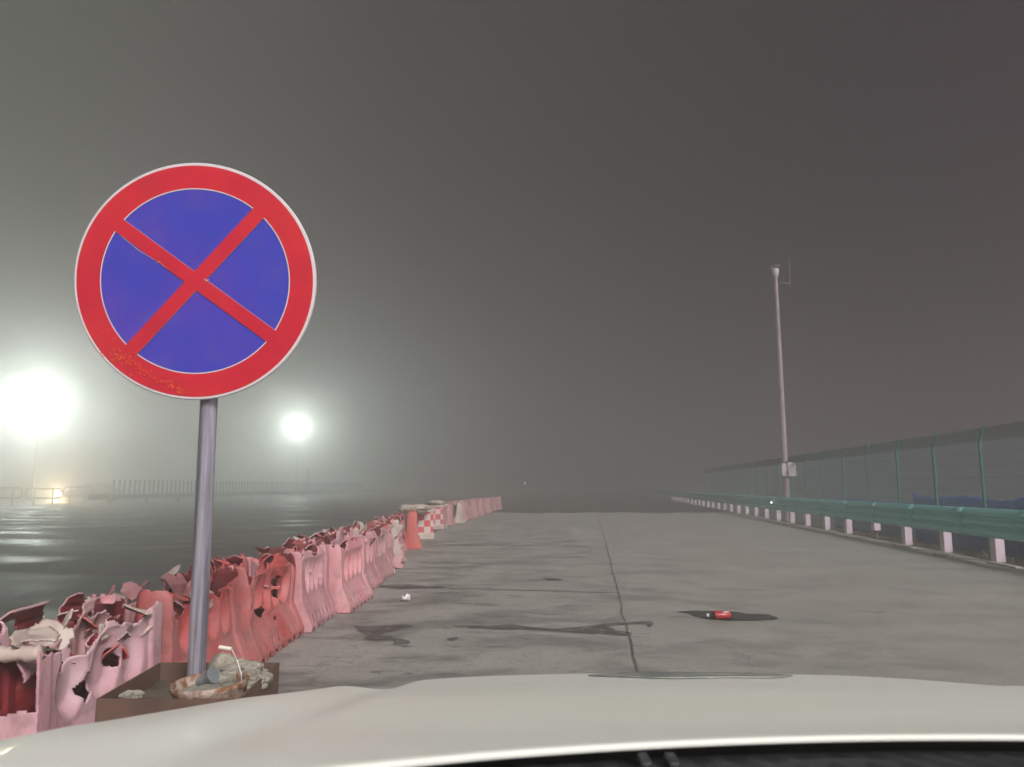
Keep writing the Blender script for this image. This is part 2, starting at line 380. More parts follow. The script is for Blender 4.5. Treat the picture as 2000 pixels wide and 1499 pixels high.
# ------------------------------------------------------------------ right guardrail
root = empty('guardrail', (rx(10), 10, 0)); tag(root, 'long sea green corrugated steel guardrail on short white posts', 'guardrail')
def gpt(Y, off, z): return Vector((rx(Y) + off - rx(10), Y - 10, z))
prof = []
zb, zt = .40, .845; N3 = 36
for i in range(N3 + 1):
    t = i / N3; z = zb + (zt - zb) * t
    prof.append((-.062 * (.5 - .5 * math.cos(t * 6 * math.pi)) ** .8 - .0, z))
prof = [(0.02, zb - .004)] + prof + [(0.03, zt + .004)]
Ys = [5 + 2.0 * i for i in range(72)]
m = MB(); vs = []
for k, Y in enumerate(Ys):
    for (o, z) in prof:
        vs.append(gpt(Y, o - .03, z - .0010 * min(Y, 40) + .006 * noise.noise(Vector((Y * .3, 1, 0)))))
np_ = len(prof)
m.add(vs, [(i * np_ + j, (i + 1) * np_ + j, (i + 1) * np_ + j + 1, i * np_ + j + 1) for i in range(len(Ys) - 1) for j in range(np_ - 1)])
for k, Y in enumerate(Ys[1:24]):
    vs = [gpt(Y + dy, o - .036, z - .0010 * Y + .002) for dy in (-.16, .16) for (o, z) in prof[1:-1]]; q_ = np_ - 2
    m.add(vs, [(j, q_ + j, q_ + j + 1, j + 1) for j in range(q_ - 1)])
    for dy in (-.1, .1):
        for zz in (.475, .62, .77): m.box(gpt(Y + dy, -.045, zz - .0010 * Y), (.03, .03, .03))
m.build('beam', M['rail'], root, smooth=True, solid=.005)
Y = 10.35; i = 0
posts_px = [12.1, 13.87, 15.6, 17.3, 19.2, 21, 22.9, 24.7]
PY = [6.9, 8.6, 10.35] + posts_px + [24.7 + 1.85 * k for k in range(1, 22)]
for i, Y in enumerate(PY):
    m = MB(); broken = abs(Y - 17.3) < .01; lean = .02 * math.sin(i * 3.1)
    z0 = .19 if broken else -.12
    Mx = Matrix.Rotation(lean, 3, 'Y')
    m.box((0, 0, (z0 + .70) / 2), (.15, .14, .70 - z0), 0, 0, Mx)
    o = m.build('post', M['post'], root, bevel=.008); o.location = gpt(Y, .09, 0)
    if broken:
        o['label'] = 'post rusted through above its foot'
        q = MB(); q.tube([(0, 0, -.1), (.0, 0, .06), (.01, 0, .12), (0, 0, .2)], [.05, .05, .03, .035], 8); q.tube([(-.04, 0, .08), (.05, 0, .08)], .012, 6)
        q.build('rusted_core', M['boxbrown'], o)
for Y in (14.7, 21.9, 33.0):
    m = MB(); m.box((0, 0, 0), (.02, .09, .06)); o = m.build('reflector', M['rail'], root); o.location = gpt(Y, -.085, .6)
pr = at(1458, 986, 26.7)
m = MB(); m.lathe([(0, .012), (.025, .01), (.03, 0), (0, 0)], 12, M=Matrix.Rotation(R(90), 3, 'X')); o = m.build('reflector', M['tiny'], root); o.location = gpt(pr.y, -.09, .62)  # reflector glows by emission to give its glint; no lamp here
o['label'] = 'small white reflector with an emissive glint'

# ------------------------------------------------------------------ right mesh fence
FY = [15.2 + 2.45 * k for k in range(20)]
def fx(Y): return 9.2 + .11 * Y
root = empty('mesh_fence', (fx(15.2), 15.2, -.5)); tag(root, 'tall green wire mesh fence with slanted top behind the guardrail', 'fence')
O = Vector((fx(15.2), 15.2, -.5)); ZT = 2.25
FY = [FY[0] - 2.45 * 2, FY[0] - 2.45] + FY
for i, Y in enumerate(FY):
    m = MB(); p = Vector((fx(Y), Y, -.55)) - O
    m.tube([p, p + Vector((0, 0, ZT + .55)), p + Vector((.12, -.02, ZT + .92))], .036, 8)
    m.build('fence_post', M['fence'], root)
    if i + 1 < len(FY):
        Y1 = FY[i + 1]; A = Vector((fx(Y), Y, 0)) - O; B = Vector((fx(Y1), Y1, 0)) - O
        m = MB(); nn = 80 if Y < 32 else 30; far = 1 if Y < 32 else 1.9
        def wire(a, b, r): m.tube([a, b], r, 3, cap=False)
        for k in range(1, nn):
            p = A.lerp(B, k / nn); wire(p + Vector((0, 0, -.3)), p + Vector((0, 0, ZT)), .0035 * far)
            wire(p + Vector((0, 0, ZT)), p + Vector((.11, 0, ZT + .34)), .0035 * far)
        for k in range(0, 10):
            z = -.3 + (ZT + .3) * k / 9; wire(A + Vector((0, 0, z)), B + Vector((0, 0, z)), .0035 * far)
        for k in range(1, 10):
            wire(A + Vector((.0125 * k, 0, ZT + .036 * k)), B + Vector((.0125 * k, 0, ZT + .036 * k)), .006 * far)
        m.build('mesh_panel', M['wire'], root)
# blue sheeting behind the fence
for k, (Y0, Y1, h, lab) in enumerate([(10.2, 15.5, 1.35, 'low blue sheet hoarding nearest the camera behind the mesh fence'), (15.6, 23.4, 1.1, 'bright blue sheet hoarding in the middle of the stretch behind the mesh fence'), (23.5, 31, .8, 'dull blue sheet hoarding farthest away behind the mesh fence')]):
    m = MB()
    def bfn(u, v):
        Y = Y0 + (Y1 - Y0) * u; n_ = noise.noise(Vector((Y * .8, k, v)))
        return Vector((fx(Y) + .75 + .03 * math.sin(Y * 28) + .05 * n_, Y, -.52 + (.52 + h * (.86 + .25 * noise.noise(Vector((Y * .35, 4, k * 3))) + .06 * noise.noise(Vector((Y * 2.5, 4, k))))) * v))
    m.grid(int((Y1 - Y0) * 30), 4, bfn)
    tag(m.build('blue_hoarding', M['blue'], smooth=True, solid=.01), lab, 'hoarding', 'blue sheets standing behind the mesh fence')

# ------------------------------------------------------------------ surveillance mast
p0 = at(1535, 940, 34.0)
root = empty('surveillance_mast', (p0.x, p0.y, -.5)); tag(root, 'tall pale steel camera mast rising above the mesh fence', 'mast')
m = MB(); m.tube([(0, 0, 0), (0, 0, 6), (0, 0, 11.55)], [.14, .12, .085], 14); m.build('pole', M['mast'], root, smooth=True, auto=40)
m = MB(); m.lathe([(0, 0), (.2, 0), (.2, .03), (0, .03)], 16); m.build('base_plate', M['mast'], root)
m = MB(); m.lathe([(.0, 11.5), (.11, 11.5), (.11, 11.55), (.15, 11.6), (.17, 11.85), (.14, 11.9), (0, 11.9)], 16); c = m.build('camera_housing', M['white'], root, smooth=True, auto=40)
m = MB(); m.tube([(.24 * math.cos(a * .35), .24 * math.sin(a * .35), 12.02) for a in range(19)], .022, 6)
for a in range(4): m.tube([(.1 * math.cos(a * 1.57), .1 * math.sin(a * 1.57), 11.86), (.23 * math.cos(a * 1.57), .23 * math.sin(a * 1.57), 12.02)], .014, 5)
m.build('ring_bracket', M['mast'], root)
m = MB(); m.tube([(0, 0, 11.2), (.68, 0, 11.22)], .014, 6); m.tube([(.68, 0, 11.0), (.68, 0, 12.5)], .012, 6); m.build('antenna', M['mast'], root)
m = MB(); m.box((.22, -.12, 2.45), (.36, .24, .62)); cb = m.build('control_box', M['white'], root, bevel=.01)
m = MB(); m.box((-.14, -.16, 2.43), (.2, .2, .58)); m.build('control_box', M['white'], root, bevel=.01)
for z_ in (2.78, 2.12):
    m = MB(); m.box((0, -.02, z_), (.5, .34, .03)); m.build('bracket', M['railgrey'], root)

# ------------------------------------------------------------------ left guardrail with anti-glare boards
def lx_(Y): return -26 + .113 * (Y - 49)
root = empty('guardrail', (lx_(46.3), 46.3, 0)); tag(root, 'distant guardrail topped by a long row of dark upright anti-glare boards', 'guardrail')
O = Vector((lx_(46.3), 46.3, 0)); m = MB(); vs = []
pr2 = [(.0, .34), (-.05, .40), (-.05, .46), (0, .50), (0, .54), (-.05, .58), (-.05, .64), (0, .70)]
Ys = [46.3 + 2 * i for i in range(36)]
for Y in Ys:
    for o, z in pr2: vs.append(Vector((lx_(Y) - o, Y, z)) - O)
m.add(vs, [(i * 8 + j, (i + 1) * 8 + j, (i + 1) * 8 + j + 1, i * 8 + j + 1) for i in range(len(Ys) - 1) for j in range(7)])
m.build('beam', M['railgrey'], root, solid=.006)
m = MB(); m.box((0, 0, 0), (.06, .5, .40)); o = m.build('end_marker', mat('end_red', (.30, .10, .09), .5), root); o.location = (lx_(48.4) - O.x + .08, 2.1, .52)
for k in range(18):
    Y = 48.6 + 4 * k; m = MB(); m.box((0, 0, .33), (.14, .14, .66)); o = m.build('post', M['railgrey'], root); o.location = (lx_(Y) - O.x - .1, Y - O.y, 0)
m = MB(); m.box((0, 0, .46), (.13, .035, .92)); m.box((0, 0, .02), (.12, .12, .05)); first = None
for k in range(96):
    Y = 48.9 + .55 * k
    if first is None: first = m.build('anti_glare_board', M['darkgreen'], root); o = first
    else: o = first.copy(); col.objects.link(o); o.parent = root
    o.location = (lx_(Y) - O.x - .06, Y - O.y, .70); o.rotation_euler = (0, random.gauss(0, .012), .15)
# hooped railings
def hoop(px0, px1, y0, y1, Y, legs, label, cut=None):
    A, B = at(px0, y0, Y), at(px1, y0, Y); zt = A.z; zb_ = at(px0, y1, Y).z; W = B.x - A.x; r = (zt - zb_) / 2 * .92
    rt = empty('hooped_railing', (A.x, Y, 0)); tag(rt, label, 'railing', 'hooped steel railings at the far left')
    P = []
    for k in range(9): a = math.pi / 2 - math.pi * k / 8; P.append(Vector((W - r + r * math.cos(a), 0, (zt + zb_) / 2 + (zt - zb_) / 2 * math.sin(a))))
    for k in range(9): a = -math.pi / 2 - math.pi * k / 8; P.append(Vector((r + r * math.cos(a), 0, (zt + zb_) / 2 + (zt - zb_) / 2 * math.sin(a))))
    P.append(P[0]); mm = MB(); mm.tube(P, .042, 8, cap=False); mm.build('hoop_frame', M['railgrey'], rt, smooth=True)
    for lp in legs:
        mm = MB(); mm.tube([(0, 0, 0), (0, 0, zt - .03)], .036, 8); mm.box((0, 0, .02), (.18, .18, .04)); q = mm.build('leg', M['railgrey'], rt); q.location = (at(lp, y0, Y).x - A.x, 0, 0)
hoop(-58, 45, 953, 973, 46.5, (-30, 26), 'hooped steel railing cut off by the left picture edge')
hoop(51, 122, 955, 973, 47.5, (69, 104), 'middle hooped steel railing in front of the warm headlight')
hoop(124, 182, 951.5, 968.5, 50.5, (138, 167), 'hooped steel railing just before the guardrail begins')
# thin far post
pp = at(601, 938, 84); m = MB(); m.tube([(0, 0, 0), (0, 0, 3.0)], .07, 8); m.box((0, 0, 2.9), (.3, .2, .12)); o = m.build('marker_post', M['railgrey']); o.location = (pp.x, 84, 0)
tag(o, 'lone thin post sticking up behind the distant guardrail', 'post')
pp = at(1026, 946, 96); rt = empty('marker_light', (pp.x, 96, 0)); tag(rt, 'tiny white marker light far down the road', 'lamp')
m = MB(); m.tube([(0, 0, 0), (0, 0, 1.45)], .04, 8); m.build('post', M['railgrey'], rt)
m = MB(); m.lathe([(0, 1.45), (.06, 1.45), (.07, 1.52), (0, 1.6)], 10); m.build('lens', emit('far_lens', (1, .9, .85), 18), rt)

# ------------------------------------------------------------------ floodlights in the fog
def flood(px, py, Y, power, size, label, gl):
    P = at(px, py, Y); rt = empty('floodlight_mast', (P.x, Y, 0)); tag(rt, label, 'floodlight')
    m = MB(); m.tube([(0, 0, 0), (0, 0, P.z - .5)], [.14, .08], 10); m.build('pole', M['railgrey'], rt)
    m = MB(); m.box((0, 0, P.z - .5), (size * 2.2, .1, .1)); m.build('crossarm', M['railgrey'], rt)
    for s in (-1, 1):
        mm = MB(); mm.box((s * size * .55, .1, P.z), (size, .25, size * .75)); h = mm.build('lamp_housing', M['railgrey'], rt, bevel=.03)
        mm = MB(); mm.box((s * size * .55, -.045, P.z), (size * .9, .03, size * .66)); mm.build('lamp_glass', gl, h)
    ld = bpy.data.lights.new('floodlight_bulb', 'POINT'); lo = bpy.data.objects.new('floodlight_bulb', ld); col.objects.link(lo); lo.parent = rt
    ld.energy = power; ld.color = (.88, 1.0, .90); ld.shadow_soft_size = size * .5; lo.location = (0, -.75, P.z)
flood(80, 790, 60, 8200, .9, 'big glaring white floodlight on a mast at the far left', M['glasslamp'])
flood(583, 835, 100, 13500, .8, 'smaller glaring white floodlight right of the round sign', M['glasslamp'])

# ------------------------------------------------------------------ far vehicle with its headlights on
P = at(120, 970, 58)
rt = empty('distant_car', (P.x + 2.05, 58.85, 0), R(-68)); tag(rt, 'vehicle with warm glowing headlights in the fog behind the hooped railings', 'car')
m = MB(); sil = [(-2.1, .3), (-2.15, .6), (-2.0, .85), (-1.2, .95), (-.6, 1.4), (.9, 1.42), (1.6, 1.0), (2.1, .92), (2.15, .35)]
for s in (-1, 1): pass
vs = [(s * (.85 if z < 1 else .68), -y if False else y, z) for s in (-1, 1) for (y, z) in sil]; n = len(sil)
m.add(vs, [tuple(range(n)), tuple(range(n, 2 * n))[::-1]] + [(i, (i + 1) % n, n + (i + 1) % n, n + i) for i in range(n)])
m.build('body', M['railgrey'], rt, bevel=.05)
for sx in (-.8, .8):
    for yy in (-1.35, 1.35):
        mm = MB(); mm.lathe([(0, -.1), (.28, -.1), (.31, -.06), (.31, .06), (.28, .1), (0, .1)], 16, M=Matrix.Rotation(R(90), 3, 'Y')); q = mm.build('wheel', M['tyre'], rt); q.location = (sx, yy, .31)
for sx in (-.62, .62):
    mm = MB(); mm.lathe([(0, .05), (.09, .03), (.11, 0), (0, 0)], 14, M=Matrix.Rotation(R(90), 3, 'X')); q = mm.build('headlight', M['headlit'], rt, smooth=True); q.location = (sx, -2.17, .55)
ld = bpy.data.lights.new('headlight_bulb', 'POINT'); lo = bpy.data.objects.new('headlight_bulb', ld); col.objects.link(lo); lo.parent = rt
ld.energy = 1800; ld.color = (1, .72, .42); ld.shadow_soft_size = .12; lo.location = (0, -2.5, .55)

# ------------------------------------------------------------------ no-stopping sign
PY_ = 3.22; base = at(383, 1322, PY_); topc = at(383, 550, PY_ - .06)
rt = empty('traffic_sign', (base.x, base.y, .42)); tag(rt, 'round red and blue no stopping sign on a steel pole', 'traffic sign')
pt = at(409, 765, PY_); pt2 = at(412, 640, PY_)
m = MB(); b0 = Vector((0, 0, -.02)); d_ = pt - Vector(rt.location); m.tube([b0, d_, Vector((d_.x * 1.1, .0, d_.z * 1.28))], .0365, 24); m.build('pole', M['galv'], rt, smooth=True, auto=40)
C0 = at(383, 549.5, PY_ - .13); zc = C0.y / ray(383, 549.5).y; RR = 232 / F * zc
sg = empty('sign_disc_pivot'); bpy.data.objects.remove(sg)
Mr = Matrix.Rotation(R(3), 3, 'Z') @ Matrix.Rotation(R(7.0), 3, 'X') @ Matrix.Rotation(R(-7), 3, 'Y')    # faces the camera, turned a little
def sp3(x, z, d=0): return Mr @ Vector((x, -d, z)) + C0 - Vector(rt.location)
def ring(m, r0, r1, d, n=96):
    vs = [sp3(r * math.cos(2 * math.pi * k / n), r * math.sin(2 * math.pi * k / n), d) for r in (r0, r1) for k in range(n)]
    m.add(vs, [(k, (k + 1) % n, n + (k + 1) % n, n + k) for k in range(n)])
def disc(m, r, d, n=96): m.add([sp3(r * math.cos(2 * math.pi * k / n), r * math.sin(2 * math.pi * k / n), d) for k in range(n)], [tuple(range(n))])
m = MB(); n = 96
prof = [(0, -.004), (.955, -.004), (.965, -.022), (.99, -.022), (1.0, -.012), (1.0, .0), (.992, .004), (.975, .004), (0, .003)]
vs = [sp3(RR * r * math.cos(2 * math.pi * k / n), RR * r * math.sin(2 * math.pi * k / n), d) for (r, d) in prof[1:-1] for k in range(n)]
q = len(prof) - 2
m.add(vs, [(i * n + k, i * n + (k + 1) % n, (i + 1) * n + (k + 1) % n, (i + 1) * n + k) for i in range(q - 1) for k in range(n)] + [tuple(range(n))[::-1], tuple((q - 1) * n + k for k in range(n))])
m.build('sign_plate', M['signwhite'], rt, smooth=True, auto=35)
ri = .775 * RR
m = MB(); ring(m, ri + .004, RR * .974, .0055); ba = .062 * RR * 1.0
def bar(m, ang, hw, d, mi=0, L=None):
    L = L or ri + .012; c_, s_ = math.cos(ang), math.sin(ang)
    m.add([sp3(x * c_ - y * s_, x * s_ + y * c_, d) for (x, y) in ((-L, -hw), (L, -hw), (L, hw), (-L, hw))], [(0, 1, 2, 3)], mi)
bar(m, R(41.5), .056 * RR * 1.06, .0095); bar(m, R(-43), .056 * RR * 1.06, .0085)
m.build('red_ring_and_cross', M['signred'], rt)
m = MB(); disc(m, ri, .0045); m.build('blue_field', M['signblue'], rt)
m = MB(); ring(m, ri - .001, ri + .0035, .0062)
for s in (-1, 1):
    for ag in (41.5, -43):
        c_, s_ = math.cos(R(ag)), math.sin(R(ag)); hw = .0594 * RR; w_ = .0009
        m.add([sp3(x * c_ - y * s_, x * s_ + y * c_, .0070) for (x, y) in ((-ri, s * hw - w_), (ri, s * hw - w_), (ri, s * hw + w_), (-ri, s * hw + w_))], [(0, 1, 2, 3)])
m.build('white_outline', M['signwhite'], rt)
def scr(m, pts, wd, d):   # scratch in sign coordinates (fractions of R)
    vs = []
    for i, (x, z, k) in enumerate(pts):
        a = pts[max(i - 1, 0)]; b = pts[min(i + 1, len(pts) - 1)]; t = Vector((b[0] - a[0], b[1] - a[1])).normalized()
        vs += [sp3((x - t.y * wd * k) * RR, (z + t.x * wd * k) * RR, d), sp3((x + t.y * wd * k) * RR, (z - t.x * wd * k) * RR, d)]
    m.add(vs, [(2 * i, 2 * i + 1, 2 * i + 3, 2 * i + 2) for i in range(len(pts) - 1)])
def pxs(px, py):          # photo pixel on the sign face -> sign coordinates
    x, z = (px - 383) / 232, -(py - 549.5) / 232; a = R(-7); return (x * math.cos(a) - z * math.sin(a), x * math.sin(a) + z * math.cos(a))
random.seed(11); m = MB()
for (x0, y0, x1, y1, n_, spd) in ((190, 690, 215, 700, 7, 8), (228, 685, 290, 730, 46, 7), (230, 690, 262, 712, 30, 8), (300, 735, 335, 748, 9, 3), (335, 745, 362, 770, 30, 5), (205, 640, 230, 665, 5, 5)):
    for k in range(n_):
        t = random.random(); x, y = x0 + (x1 - x0) * t + random.gauss(0, spd), y0 + (y1 - y0) * t + random.gauss(0, spd * .6)
        a = R(random.gauss(-48, 25)); L = random.uniform(1.5, 6); u, v = pxs(x, y); u2, v2 = pxs(x + L * math.cos(a), y - L * math.sin(a))
        scr(m, [(u, v, .2), ((u + u2) / 2 + random.gauss(0, .002), (v + v2) / 2, 1), (u2, v2, .2)], random.uniform(.003, .008), .0104)
m.build('orange_scratches', M['scratch'], rt)
m = MB()
for pts in ([(400, 545), (404, 549), (410, 547)], [(238, 462), (275, 492), (310, 513)], [(307, 517), (314, 513), (317, 511)], [(314, 515), (330, 527)], [(155, 595), (165, 620)], [(178, 655), (183, 659)], [(160, 594), (164, 596)]):
    q = [(*pxs(*p), 1 if 0 < i < len(pts) - 1 else .4) for i, p in enumerate(pts)]; scr(m, q, .0045 if len(pts) == 3 and pts[0][0] == 400 else .002, .0108)
m.build('white_scratches', M['signwhite'], rt)
m = MB()
for dz in (-.12, .12):
    c = C0 - Vector(rt.location) + Vector((0, .055, dz)); m.box((d_.x * 1.1, .0, c.z), (.11, .1, .035))
m.build('clamp', M['alu'], rt)

# ------------------------------------------------------------------ steel box at the sign's foot
ZR = .425
c_fl, c_fr = at(188, 1366, 2.86), at(468, 1366, 2.86); c_rl, c_rr = at(312, 1296, 3.43), at(546, 1294, 3.43)
ZR = (c_fl.z + c_rr.z) / 2
cor = [Vector((p.x, p.y, 0)) for p in (c_fl, c_fr, c_rr, c_rl)]; cen = sum(cor, Vector()) / 4
rt = empty('ballast_box', cen); tag(rt, 'open brown steel box weighing down the round sign', 'box')
m = MB(); T = .008
for i in range(4):
    a, b = cor[i] - cen, cor[(i + 1) % 4] - cen; t = (b - a).normalized(); nn = Vector((t.y, -t.x, 0)); e_ = 0
    quad = [a, b, b - nn * T - t * T, a - nn * T + t * T]
    vs = [Vector((p.x, p.y, z)) for z in (0, ZR) for p in quad]
    m.add(vs, [(0, 1, 5, 4), (3, 7, 6, 2), (4, 5, 6, 7), (0, 3, 2, 1)])
m.build('box_wall', M['boxbrown'], rt)
m = MB()
def ffn(u, v):
    p = cor[0].lerp(cor[1], .012 + .976 * u).lerp(cor[3].lerp(cor[2], .012 + .976 * u), .012 + .976 * v) - cen
    return Vector((p.x, p.y, ZR - .075 + .02 * noise.noise(p * 6) + .01 * noise.noise(p * 20)))
m.grid(40, 40, ffn); m.build('cement_fill', M['cementfill'], rt, smooth=True)
# lumps
def rock(name, c, s, seed, label, cat, mt, amp=.35, rot=0, group=None):
    bm = bmesh.new(); bmesh.ops.create_icosphere(bm, subdivisions=5, radius=1)
    for v in bm.verts:
        p = v.co.copy(); q = p * 1.3 + Vector((seed * 7, 0, 0))
        k = 1 + amp * noise.noise(q) + amp * .4 * noise.noise(q * 3) + amp * .16 * noise.noise(q * 9) + .03 * noise.noise(q * 22)
        v.co = Vector((p.x * s[0], p.y * s[1], p.z * s[2])) * k
    me = bpy.data.meshes.new(name); bm.to_mesh(me); bm.free(); me.materials.append(mt)
    for f in me.polygons: f.use_smooth = True
    o = bpy.data.objects.new(name, me); col.objects.link(o); o.location = c; o.rotation_euler = (0, 0, rot)
    return tag(o, label, cat, group)
M['rockm'] = mat('rubble_cement', (.40, .39, .31), .95, dark=(.25, .25, .19), scale=9, dirt=(.10, .09, .07), dscale=22, dthr=(.56, .64), bump=1.0, bscale=45)
c = at(470, 1307, 3.2); rock('cement_lump', (c.x, c.y, ZR - .005), (.125, .10, .055), 1, 'pale lumpy cement chunk behind the rusty bucket in the box', 'cement lump', M['rockm'], rot=.1)
c = at(432, 1290, 3.3); rock('cement_lump', (c.x + .02, c.y + .02, ZR + .0), (.08, .06, .058), 3, 'smaller cement chunk between the pole and the big chunk', 'cement lump', M['rockm'])
c = at(253, 1358, 2.90); rock('cement_lump', (c.x, c.y + .02, ZR - .003), (.045, .03, .016), 5, 'small pale cement crumb on the front rim of the box', 'cement lump', M['rockm'])
# bottle end leaning by the pole
c = at(403, 1303, 3.1); rt2 = empty('plastic_cup', (c.x, c.y, ZR + .01)); tag(rt2, 'crushed grey plastic cup lying against the foot of the sign pole', 'cup')
m = MB(); Mc = Matrix.Rotation(R(62), 3, 'Y') @ Matrix.Rotation(R(20), 3, 'X')
m.lathe([(.0, -.06), (.024, -.06), (.028, 0), (.032, .045), (.034, .047)], 20, M=Mc); m.build('cup_wall', mat('grey_cup', (.27, .31, .33), .3, coat=.3, dark=(.18, .22, .24), scale=12), rt2, smooth=True, solid=.002)
m = MB(); m.lathe([(.0, .046), (.033, .046)], 20, M=Mc); m.build('cup_lid', mat('grey_lid', (.17, .2, .21), .3), rt2)
# rusty bucket
rb0 = at(413, 1341, 3.0); rt2 = empty('bucket', (rb0.x, rb0.y, ZR - .06)); tag(rt2, 'rusty paint bucket full of cement with a white handle grip', 'bucket')
BR = 68 / F * 3.0; hz = .085; Mb = Matrix.Rotation(R(-3), 3, 'Y') @ Matrix.Rotation(R(2), 3, 'X')
m = MB(); m.lathe([(BR * .9, -.2), (BR * .94, hz - .03), (BR * .99, hz - .02), (BR * 1.02, hz - .008), (BR * 1.02, hz + .002), (BR, hz + .008), (BR * .96, hz + .004), (BR * .94, hz - .006), (BR * .93, hz - .04), (BR * .9, hz - .045)], 64, M=Mb); m.build('rim', M['rust'], rt2, smooth=True)
m = MB()
def bf(u, v):
    r = BR * .92 * u; a = v * 2 * math.pi; p = Vector((r * math.cos(a), r * math.sin(a), 0)); p.z = hz - .03 + .012 * noise.noise(p * 30) + .006 * noise.noise(p * 90); return Mb @ p
m.grid(16, 48, bf); m.build('cement_fill', M['cement'], rt2, smooth=True)
hA = at(455, 1345, 2.9) - Vector(rt2.location); hB = at(474, 1318, 3.08) - Vector(rt2.location); h1 = at(463, 1290, 3.0) - Vector(rt2.location); h2 = at(452, 1268, 3.0) - Vector(rt2.location); h3 = at(428, 1264.5, 3.0) - Vector(rt2.location)
m = MB(); m.tube([Vector((BR * .9, -.03, hz - .02)), Vector((BR * .86, -.02, hz + .03)), h1, h2], .0022, 6); hd = m.build('handle', M['wireg'], rt2)
m = MB(); m.tube([h2, h2.lerp(h3, .5), h3], .008, 10); m.build('grip', M['grip'], hd, smooth=True, auto=40)

# ------------------------------------------------------------------ litter
def paper(px, py, s, seed, label, name='paper_scrap'):
    g = gnd(px, py); m = MB()
    def f(u, v):
        p = Vector(((u - .5) * s, (v - .5) * s * .8, 0)); q = p * (6 / s * .35) + Vector((seed, 0, 0))
        return Vector((p.x + .3 * s * noise.noise(q * 2), p.y + .3 * s * noise.noise(q * 2 + Vector((3, 3, 3))), .02 * s + abs(noise.noise(q * 1.6 + Vector((7, 0, 0)))) * s * 1.3))
    m.grid(10, 10, f); o = m.build(name, M['paper'], solid=.001); o.location = (g.x, g.y, .02)
    return tag(o, label, 'litter', 'white litter on the concrete')
paper(793, 1177, .075, 1, 'crumpled white paper scrap alone on the open concrete')
paper(766, 1123, .06, 5, 'small white scrap at the foot of the pink barriers')
paper(596, 1223, .03, 9, 'tiny white crumb beside the nearest row of pink barriers')
# drink bottle
g = gnd(1409, 1213); zc_ = 7.3
rt2 = empty('drink_bottle', (g.x, g.y + .02, .012), R(4)); tag(rt2, 'crushed drink bottle with red label and white cap in a dark spill', 'bottle')
s_ = zc_ / F
def blat(name, prof, mt, parent):
    mm = MB(); n_ = 28; vs = []
    for (x, r) in prof:
        for k in range(n_):
            a = 2 * math.pi * k / n_; dn = .10 * r * noise.noise(Vector((x * 40, math.cos(a), math.sin(a))))
            vs.append((x, (r + dn) * math.cos(a), .036 + (r * .95 + dn) * math.sin(a)))
    mm.add(vs, [(i * n_ + k, i * n_ + (k + 1) % n_, (i + 1) * n_ + (k + 1) % n_, (i + 1) * n_ + k) for i in range(len(prof) - 1) for k in range(n_)] + [tuple(range(n_)), tuple(range((len(prof) - 1) * n_, len(prof) * n_))[::-1]])
    return mm.build(name, mt, parent, smooth=True, auto=50)
bd = blat('bottle_body', [(-.115, .012), (-.10, .013), (-.085, .018), (-.06, .032), (-.05, .036), (.09, .036), (.1, .030)], M['bottle'], rt2)
lb = blat('label_sleeve', [(-.058, .036), (-.05, .0385), (.02, .0375), (.084, .0385), (.086, .037)], M['redlabel'], rt2)
blat('cap', [(-.128, .014), (-.112, .0155), (-.110, .0155)], M['white'], rt2)
mm = MB()
for (x0, x1, dz, hh) in ((.012, .03, .0, .006), (.034, .05, .002, .009), (.052, .07, .0, .006), (.02, .066, -.008, .0025)):
    for k in range(4):
        xa, xb = x0 + (x1 - x0) * k / 4, x0 + (x1 - x0) * (k + .8) / 4; an = R(52)
        pts = []
        for (x, t) in ((xa, -hh), (xb, -hh * .6), (xb, hh), (xa, hh * .7)):
            a = an + (t + dz) / .039; pts.append((x, -.0405 * math.cos(a), .036 + .0392 * math.sin(a)))
        mm.add(pts, [(0, 1, 2, 3)])
mm.build('label_print', M['white'], lb, solid=.0006)

